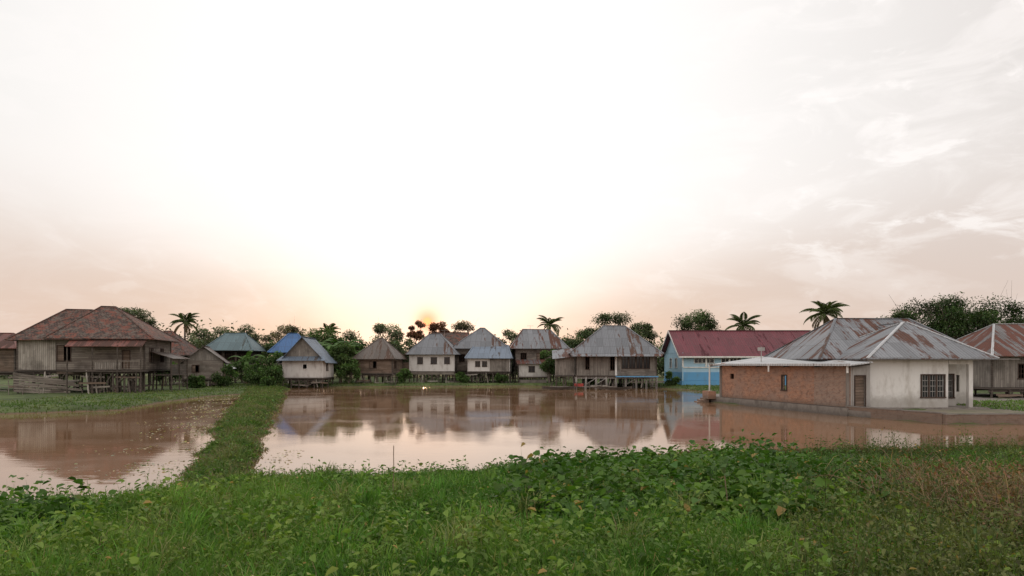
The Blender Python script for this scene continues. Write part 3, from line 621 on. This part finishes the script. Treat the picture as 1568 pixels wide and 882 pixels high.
T('broadleaf_tree',-57.5,104,8.6,3.2,24,hz,3200,.2,.7); T('broadleaf_tree',-18.2,112,8.6,2.6,25,(.10,.12,.06),2800,.2,.8); T('broadleaf_tree',9.5,112,8.0,2.6,26,(.09,.12,.05),2600,.2,.8); T('broadleaf_tree',-37.2,103,7.0,2.4,27,(.09,.13,.05),2400,.15,.8); T('broadleaf_tree',27,112,8.4,2.6,28,(.09,.12,.05),2400,.2,.8); T('broadleaf_tree',-49.8,98,6.6,2.4,29,(.09,.13,.05),2400,.1,.8)
for i,(x,y,h,r) in enumerate([(-29.9,83,3.8,1.5),(-28.8,80.5,2.6,1.2),(-31.6,84,3.2,1.6),(-41.5,80,3.6,1.5),(-33.5,78,3.0,1.3),(-22.3,91,3.0,1.6),(-36.2,90,4.2,1.8),(-49.5,80,3.0,1.4),(10,86,2.6,.9),(-15.2,93,2.6,1.0),(-1.5,95,1.9,.9),(20.2,84.5,2.2,.9),(-7.2,96,1.8,.9),(-33.8,88,4.0,1.6),(-30.6,86,5.0,1.4),(-36,76,1.8,1.0),(-27.8,76,1.5,.8)]):
    T('leafy_bush',x,y,h,r,40+i,(.08,.135,.04),1500,.05,.8,leaf=.24,tr=.05,clumps=10)
for i,(x,y,h) in enumerate([(-27,99,8.2),(-25.6,100,8.6),(-24.3,98,7.6),(-28.6,100,7.8),(-30,99,7.2),(-23.2,100,8.4),(-22.4,97,6.6),(-36.6,92,6),(24.5,100,7),(-26.2,102,9.0),(-44,84,4.6)]): banana(x,y,h,60+i)
palm(32.2,68,8.1,2.6,1,lean=(-.3,0)); palm(36.4,105,9.0,3.1,2); palm(6.4,118,9.9,2.9,3,lean=(.4,0)); palm(-54.9,112,10.0,2.8,4); palm(-33,118,8.6,2.6,6,lean=(.5,0))
# distant trees
L=LB()
for i in range(270):
    x=-170+340*(i+rng.random())/270; y=rng.uniform(122,160); px=x/y
    top=7.6+1.3*math.sin(px*9)+rng.uniform(-1.2,1.8)+(1.2 if px<-.2 else 0); n=440
    r=rng.uniform(2.0,3.8); pos=rng.normal(0,.45,(n,3))*[r,r,top*.42]+[x,y,top*.5]; pos[:,2]=pos[:,2].clip(.2,top+.6)
    c=jcol(n,np.array((.12,.14,.08))*rng.uniform(.75,1.2),.18,.06); c*=(.65+.5*(pos[:,2:3]/top)).clip(.5,1.2)  # leaf colour kept pale to stand in for air haze
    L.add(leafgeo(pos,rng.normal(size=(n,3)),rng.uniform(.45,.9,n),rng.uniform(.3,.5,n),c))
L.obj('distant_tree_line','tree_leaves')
# ---------------------------------------------------------------- foreground vegetation
def polar(n,r0,r1,a=.86):
    u=rng.random(n); r=r0*(r1/r0)**u; t=rng.uniform(-a,a,n); P=np.stack([r*np.sin(t),r*np.cos(t)],1); return P
def land(P,lo=.05):
    d=shore(P); k=d>lo; return P[k],d[k]
def hgt(P,d=None):
    h=(1+.36*fbm(P[:,0]+9,P[:,1],.9)+.42*fbm(P[:,0]-4,P[:,1]+2,2.3)).clip(.3,2.1)
    if d is not None: h=h*(.36+.64*sm(d,0,4.5))
    return h
def rightness(P): return sm(P[:,0]/np.maximum(P[:,1],1),.36,.58)
def tintf(P): return sm(fbm(P[:,0]+30,P[:,1],.55)+.5*fbm(P[:,0],P[:,1]+7,2.0),-.35,.75)[:,None]
def plantfield(P,d,nleaf,H,leafL,leafW,col,tilt=.5,spread=.09,var=.25,col2=None,stems=True,hf=None):
    z=height(P,d); n=len(P); L=LB()
    pc=jcol(n,(1,1,1),var,.12); t_=tintf(P); pc=pc*(np.array([col])*(1-t_)+np.array([col2 or col])*t_)
    ph=H*rng.uniform(.45,1.3,n)*(hgt(P,d) if hf is None else hf); lean=rng.normal(0,.18,(n,2))
    for k in range(nleaf):
        t=(k+rng.random(n))/nleaf; a=rng.uniform(0,6.283,n)
        bx=P+lean*(t*ph)[:,None]; base=np.column_stack([bx,z+t*ph*.95+.02]); el=rng.normal(.25,tilt,n)
        dv=np.column_stack([np.cos(a)*np.cos(el),np.sin(a)*np.cos(el),np.sin(el)]); base[:,:2]+=dv[:,:2]*spread*rng.random((n,1))
        sc=rng.uniform(.5,1.3,n)*(1.15-.45*t)*(1+.02*P[:,1])
        c=pc*(.7+.45*t)[:,None]*rng.uniform(.75,1.2,(n,1)); c[:,0]*=(1+.2*t)  # lower leaves darkened in colour, painting shade into the gaps between plants
        dead=rng.random(n)<.012; c[dead]=np.array([.36,.24,.08])
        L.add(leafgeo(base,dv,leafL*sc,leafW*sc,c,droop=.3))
    if stems: L.add(leafgeo(np.column_stack([P,z]),np.column_stack([lean,np.ones(n)]),ph,.010,pc*.8,blade=True,droop=0))
    return L
# grass
L=LB()
P,d=land(polar(340000,4.6,34)); nz=fbm(P[:,0],P[:,1],.7); rt=rightness(P)
k=(nz+.5-rt*1.2+rng.normal(0,.35,len(P)))>-.25; P,d=P[k],d[k]; n=len(P)
a=rng.uniform(0,6.283,n); el=rng.uniform(.7,1.5,n); dv=np.column_stack([np.cos(a)*np.cos(el),np.sin(a)*np.cos(el),np.sin(el)])
tint=tintf(P)
c=jcol(n,(1,1,1),.22,.08)*((1-tint)*np.array([[.095,.225,.03]])+tint*np.array([[.17,.30,.05]]))
dry=rng.random(n)<.05; c[dry]=jcol(dry.sum(),(.34,.28,.15),.2,.05)
ln=rng.uniform(.22,.60,n)*hgt(P,d)
L.add(leafgeo(np.column_stack([P,height(P,d)-.02]),dv,ln,(.007+.0009*P[:,1]),c,blade=True,droop=.3)); 
C_,dc=land(polar(420,5,24,.8),1.5)
for q in range(len(C_)):
    m_=70; pp=C_[q]+rng.normal(0,.09,(m_,2)); a=rng.uniform(0,6.283,m_); el=rng.uniform(.95,1.5,m_); dv=np.column_stack([np.cos(a)*np.cos(el),np.sin(a)*np.cos(el),np.sin(el)])
    hh=rng.uniform(.55,1.0)*(.4+.6*sm(dc[q:q+1],.5,5)[0]); zz=height(C_[q:q+1])[0]
    c=jcol(m_,[(.12,.26,.04),(.18,.30,.06),(.24,.26,.10)][q%3],.2,.08)
    L.add(leafgeo(np.column_stack([pp,np.full(m_,zz)]),dv,rng.uniform(.6,1,m_)*hh,.012,c,blade=True,droop=.35))
L.obj('foreground_grass')
# mixed weeds
P,d=land(polar(11000,4.6,30),.25); k=(rng.random(len(P))>rightness(P)*.85)&(fbm(P[:,0]+2,P[:,1],1.0)+rng.normal(0,.3,len(P))>-.2); P,d=P[k],d[k]
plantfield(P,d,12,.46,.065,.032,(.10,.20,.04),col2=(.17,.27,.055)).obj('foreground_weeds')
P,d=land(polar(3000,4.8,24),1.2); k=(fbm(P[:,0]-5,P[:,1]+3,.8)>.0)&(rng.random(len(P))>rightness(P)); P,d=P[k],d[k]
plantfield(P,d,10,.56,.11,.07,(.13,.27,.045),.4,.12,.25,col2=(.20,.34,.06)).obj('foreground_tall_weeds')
# isolated tall leafy weeds
P,d=land(polar(170,5,13,.8),3.0); P=np.concatenate([P,np.column_stack([rng.normal(-6.6,.35,12),rng.normal(8.6,.5,12)])]); d=shore(P)
plantfield(P,d,24,.70,.10,.06,(.14,.28,.05),.45,.12,.2,col2=(.21,.35,.07),hf=rng.uniform(.65,1.1,len(P))).obj('tall_leafy_weeds')
# broad-leaf patch
P,d=land(polar(9500,7,24),.3); q=((P[:,0]-3.9)/4.2)**2+((P[:,1]-13.2)/4.6)**2; q2=((P[:,0]-1.2)/1.4)**2+((P[:,1]-10)/1.1)**2; q3=((P[:,0]+7.2)/1.4)**2+((P[:,1]-9)/1.3)**2
k=(q+.5*fbm(P[:,0],P[:,1],1.2)<1)|(q2<1)|((q3<1)&(rng.random(len(P))<.5)); P,d=P[k],d[k]
plantfield(P,d,5,.56,.175,.135,(.07,.17,.03),.4,.16,.3,col2=(.11,.23,.04)).obj('broadleaf_ground_plants')
# right shrub thicket
P,d=land(polar(15500,5,30),.2); k=rng.random(len(P))<rightness(P); P,d=P[k],d[k]
plantfield(P,d,16,.74,.055,.03,(.09,.15,.04),.7,.18,.3,col2=(.15,.19,.065)).obj('shrub_thicket')
# dry thicket lower right
P=np.column_stack([rng.normal(6.9,.7,900),rng.normal(8.6,1.2,900)]); P,d=land(P); n=len(P); L=LB(); z=height(P,d)
for k in range(6):
    a=rng.uniform(0,6.283,n); el=rng.uniform(.2,1.3,n); dv=np.column_stack([np.cos(a)*np.cos(el),np.sin(a)*np.cos(el),np.sin(el)])
    L.add(leafgeo(np.column_stack([P+rng.normal(0,.12,(n,2)),z+rng.uniform(0,.6,n)]),dv,rng.uniform(.35,.85,n),.010,jcol(n,(.25,.165,.10),.3,.08),blade=True,droop=.25))
for k in range(3):
    L.add(leafgeo(np.column_stack([P+rng.normal(0,.25,(n,2)),z+rng.uniform(.2,1.0,n)]),rng.normal(size=(n,3)),.06,.03,jcol(n,(.22,.12,.07),.3,.1)))
L.obj('dry_bush')
# shoreline dead plants
P=np.column_stack([rng.uniform(-7,22,34000),rng.uniform(15,26,34000)]); d=shore(P); k=(d>-.3)&(d<.6+1.0*sm(P[:,0],0,9)+.6*fbm(P[:,0],P[:,1],.8))&(rng.random(len(P))<.35+.65*sm(P[:,0],-1,7)); P,d=P[k],d[k]; n=len(P)
plantfield(P,d,5,.30,.08,.04,(.17,.11,.065),.7,.12,.3,col2=(.14,.12,.055)).obj('shoreline_dried_plants')
# berm & other banks
P=np.column_stack([rng.uniform(-31,-4,440000),rng.uniform(12,78,440000)]); d=shore(P)
axis_x=-7.2-(P[:,1]-17)*.335
k=(d>-.15)&(np.abs(P[:,0]-axis_x)<3)&(rng.random(len(P))<(24/P[:,1]).clip(.2,1)); P,d=P[k],d[k]; n=len(P); L=LB()
a=rng.uniform(0,6.283,n); el=rng.uniform(.6,1.45,n); dv=np.column_stack([np.cos(a)*np.cos(el),np.sin(a)*np.cos(el),np.sin(el)])
t_=sm(fbm(P[:,0]*1.3,P[:,1]*.9,1.6),-.4,.5)[:,None]; c=jcol(n,(1,1,1),.25,.1)*((1-t_)*np.array([[.11,.18,.04]])+t_*np.array([[.23,.22,.10]]))
br=(d<.25)&(rng.random(n)<.5); c[br]=jcol(br.sum(),(.20,.15,.09),.25,.08)
L.add(leafgeo(np.column_stack([P,height(P,d)-.02]),dv,rng.uniform(.12,.42,n)*hgt(P)*(.5+.5*sm(d,0,.8)),.012+.0007*P[:,1],c,blade=True))
kk=rng.random(n)<.06; Pk,dk=P[kk],d[kk]; L.add(leafgeo(np.column_stack([Pk,height(Pk,dk)+rng.uniform(.02,.3,len(Pk))]),rng.normal(size=(len(Pk),3))*[1,1,.4],rng.uniform(.06,.12,len(Pk))*(1+.015*Pk[:,1]),rng.uniform(.03,.05,len(Pk))*(1+.015*Pk[:,1]),jcol(len(Pk),(.13,.19,.05),.35,.15)))
L.obj('grass_berm_vegetation')
P=np.column_stack([rng.uniform(-62,50,170000),rng.uniform(33,94,170000)]); d=shore(P); k=(d>0)&(d<9)&~((P[:,0]>15)&(P[:,1]<60))&(rng.random(len(P))<np.where(d<3,1,.5)); P,d=P[k],d[k]; n=len(P); L=LB()
a=rng.uniform(0,6.283,n); el=rng.uniform(.5,1.45,n); dv=np.column_stack([np.cos(a)*np.cos(el),np.sin(a)*np.cos(el),np.sin(el)])
t_=sm(fbm(P[:,0],P[:,1]*1.5,.5),-.4,.5)[:,None]
L.add(leafgeo(np.column_stack([P,height(P,d)-.02]),dv,rng.uniform(.12,.32,n),.06,jcol(n,(1,1,1),.25,.1)*((1-t_)*np.array([[.11,.19,.045]])+t_*np.array([[.19,.23,.07]])),blade=True))
P=np.column_stack([rng.uniform(28.5,46,6000),rng.uniform(36.2,48,6000)]); n=len(P)
L.add(leafgeo(np.column_stack([P,np.full(n,.36)]),rng.normal(size=(n,3))*[1,1,.3]+[0,0,1.2],rng.uniform(.1,.3,n),.05,jcol(n,(.13,.22,.045),.25,.1),blade=True))
L.obj('far_bank_grass')
# floating debris
P=np.column_stack([rng.uniform(-29,-7,60000),rng.uniform(12,66,60000)]); dl=sdist(P,LP)
ax2=-8.6-(P[:,1]-17)*.365; off=ax2-P[:,0]; dens=sm(-off,-5.0,-.2)*sm(fbm(P[:,0]*1.3,P[:,1]*.7,1.3),-.2,.7); k=(dl<-.05)&(off>-1)&(rng.random(len(P))<dens*.9); Pd=P[k]
P2=np.column_stack([rng.uniform(-8,14,9000),rng.uniform(16,24,9000)]); d2=sdist(P2,RP); k=(d2<-.02)&(d2>-1.1+.8*fbm(P2[:,0],P2[:,1],1.5))&(rng.random(len(P2))<.3); Pd=np.concatenate([Pd,P2[k]]); n=len(Pd); L=LB()
L.add(leafgeo(np.column_stack([Pd,np.full(n,.006)]),np.column_stack([rng.normal(size=(n,2)),rng.uniform(0,.10,n)]),rng.uniform(.04,.12,n)*(1+.01*Pd[:,1]),rng.uniform(.02,.05,n)*(1+.01*Pd[:,1]),jcol(n,(.42,.37,.26),.35,.1),droop=.02,fold=.03)); L.obj('floating_leaf_debris')
# a few dry stems
for (sx,sy,sh) in ((-1.9,10.7,8),(3.1,9.6,6),(-.4,8.4,5)):
    e=empty('dry_weed_stem',sx,sy,.5); b=MB(); p=Vector((0,0,0))
    for i in range(sh): q=p+Vector((random.uniform(-.03,.04),random.uniform(-.02,.02),.15)); b.tube(p,q,.008,.007,'thatch_brown',5); p=q
    b.obj('stem',e)
# fence poles at left
e=empty('bamboo_pole_fence',-49,60,0); b=MB()
for i in range(9): b.tube((i*1.3-4,random.uniform(-.3,.3),-.1),(i*1.3-4+random.uniform(-.15,.15),0,1.5+random.random()*.8),.04,.035,'grey_wood',5)
b.beam((-4,0,1.2),(6.4,.1,1.1),.05,.06,'grey_wood'); b.obj('poles',e)
# ---------------------------------------------------------------- world
SAZ=(655-784)/1022; SEL=.064
w=bpy.data.worlds.new('World'); scene.world=w; w.use_nodes=True; nt=w.node_tree; nt.nodes.clear(); g=G(nt)
out=g.n('ShaderNodeOutputWorld'); sky=g.n('ShaderNodeTexSky',sky_type='NISHITA'); sky.sun_disc=False; sky.sun_elevation=SEL; sky.sun_rotation=SAZ%(2*math.pi); sky.dust_density=1.5; sky.air_density=1.0
bg1=g.n('ShaderNodeBackground'); nt.links.new(sky.outputs[0],bg1.inputs[0]); bg1.inputs[1].default_value=.010
dirv=g.n('ShaderNodeTexCoord').outputs['Generated']; s=g.sep(dirv)
az=g.m('ARCTAN2',s[0],s[1]); el=g.m('ARCSINE',s[2])
daz=g.m('ABSOLUTE',g.m('SUBTRACT',az,SAZ+.02))
wn=g.noise(g.mapping(dirv,(1,1,2.5)),2.2,4,.5)
wd=g.m('ADD',.10,g.m('MULTIPLY',g.ss(el,.02,.27),.43))
r=g.m('DIVIDE',g.m('ADD',daz,g.m('MULTIPLY',g.m('SUBTRACT',wn,.5),.12)),wd)
gl=g.m('EXPONENT',g.m('MULTIPLY',g.m('POWER',r,2.4),-.7))
up=g.ss(el,0,.36)
base=g.mix(up,(.71,.54,.46),(.79,.77,.745))
base=g.mix(g.ss(az,.1,.7,0,.45),base,(.67,.585,.55))
# cloud wisps
cv=g.mapping(g.comb(az,el),(2.2,7,1),rot=(0,0,.45))
c1=g.noise(cv,2.6,7,.6,.8); c2=g.noise(g.mapping(g.comb(az,el),(7,15,1),rot=(0,0,.3)),1.5,6,.6,.6)
msk=g.m('MULTIPLY',g.ss(az,.1,.45),g.ss(el,.06,.2))
wis=g.m('ADD',g.m('MULTIPLY',g.ss(c1,.44,.66),.65),g.m('MULTIPLY',g.ss(c2,.53,.68),.8),clamp=True)
base=g.mix(g.m('MULTIPLY',wis,g.m('ADD',.25,g.m('MULTIPLY',msk,.75))),base,(.95,.89,.86))
glc=g.mix(g.ss(el,.04,.20),(1.06,.93,.86),(1.08,1.05,1.035))
colr=g.mix(g.m('MULTIPLY',gl,1.0,clamp=True),base,glc)
ds=g.m('SQRT',g.m('ADD',g.m('POWER',g.m('SUBTRACT',az,SAZ),2),g.m('POWER',g.m('SUBTRACT',el,SEL),2)))
colr=g.mix(g.m('MULTIPLY',g.m('EXPONENT',g.m('MULTIPLY',g.m('POWER',g.m('DIVIDE',ds,.07),2),-1)),.4),colr,(1.08,.74,.64))
colr=g.mix(g.m('MULTIPLY',g.m('EXPONENT',g.m('MULTIPLY',g.m('POWER',g.m('DIVIDE',ds,.016),2),-1)),.85),colr,(1.15,.26,.17))
colr=g.mix(g.ss(ds,.008,.003),colr,(1.8,.50,.25))
back_fill=g.ss(s[1],.2,-.6,1.0,1.55)  # sky behind the camera raised as added fill on house fronts and foliage
bg2=g.n('ShaderNodeBackground'); g.put(bg2.inputs[0],colr); g.put(bg2.inputs[1],back_fill)
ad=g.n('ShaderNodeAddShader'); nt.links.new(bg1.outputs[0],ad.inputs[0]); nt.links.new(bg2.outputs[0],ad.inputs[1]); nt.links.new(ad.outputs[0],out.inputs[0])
sl=bpy.data.lights.new('sun','SUN'); sl.energy=1.0; sl.angle=R(.8); sl.color=(1,.5,.3); so=bpy.data.objects.new('sun',sl); scene.collection.objects.link(so)
dd=Vector((math.sin(SAZ)*math.cos(SEL),math.cos(SAZ)*math.cos(SEL),math.sin(SEL))); so.rotation_euler=(-dd).to_track_quat('-Z','Y').to_euler(); so.location=(0,0,30)
# camera
cd=bpy.data.cameras.new('camera'); cam=bpy.data.objects.new('camera',cd); scene.collection.objects.link(cam); scene.camera=cam
cam.location=(0,0,3); cam.rotation_euler=(R(90),0,0); cd.lens=23.46; cd.sensor_width=36; cd.shift_y=.0746; cd.clip_end=6000; cd.clip_start=.1
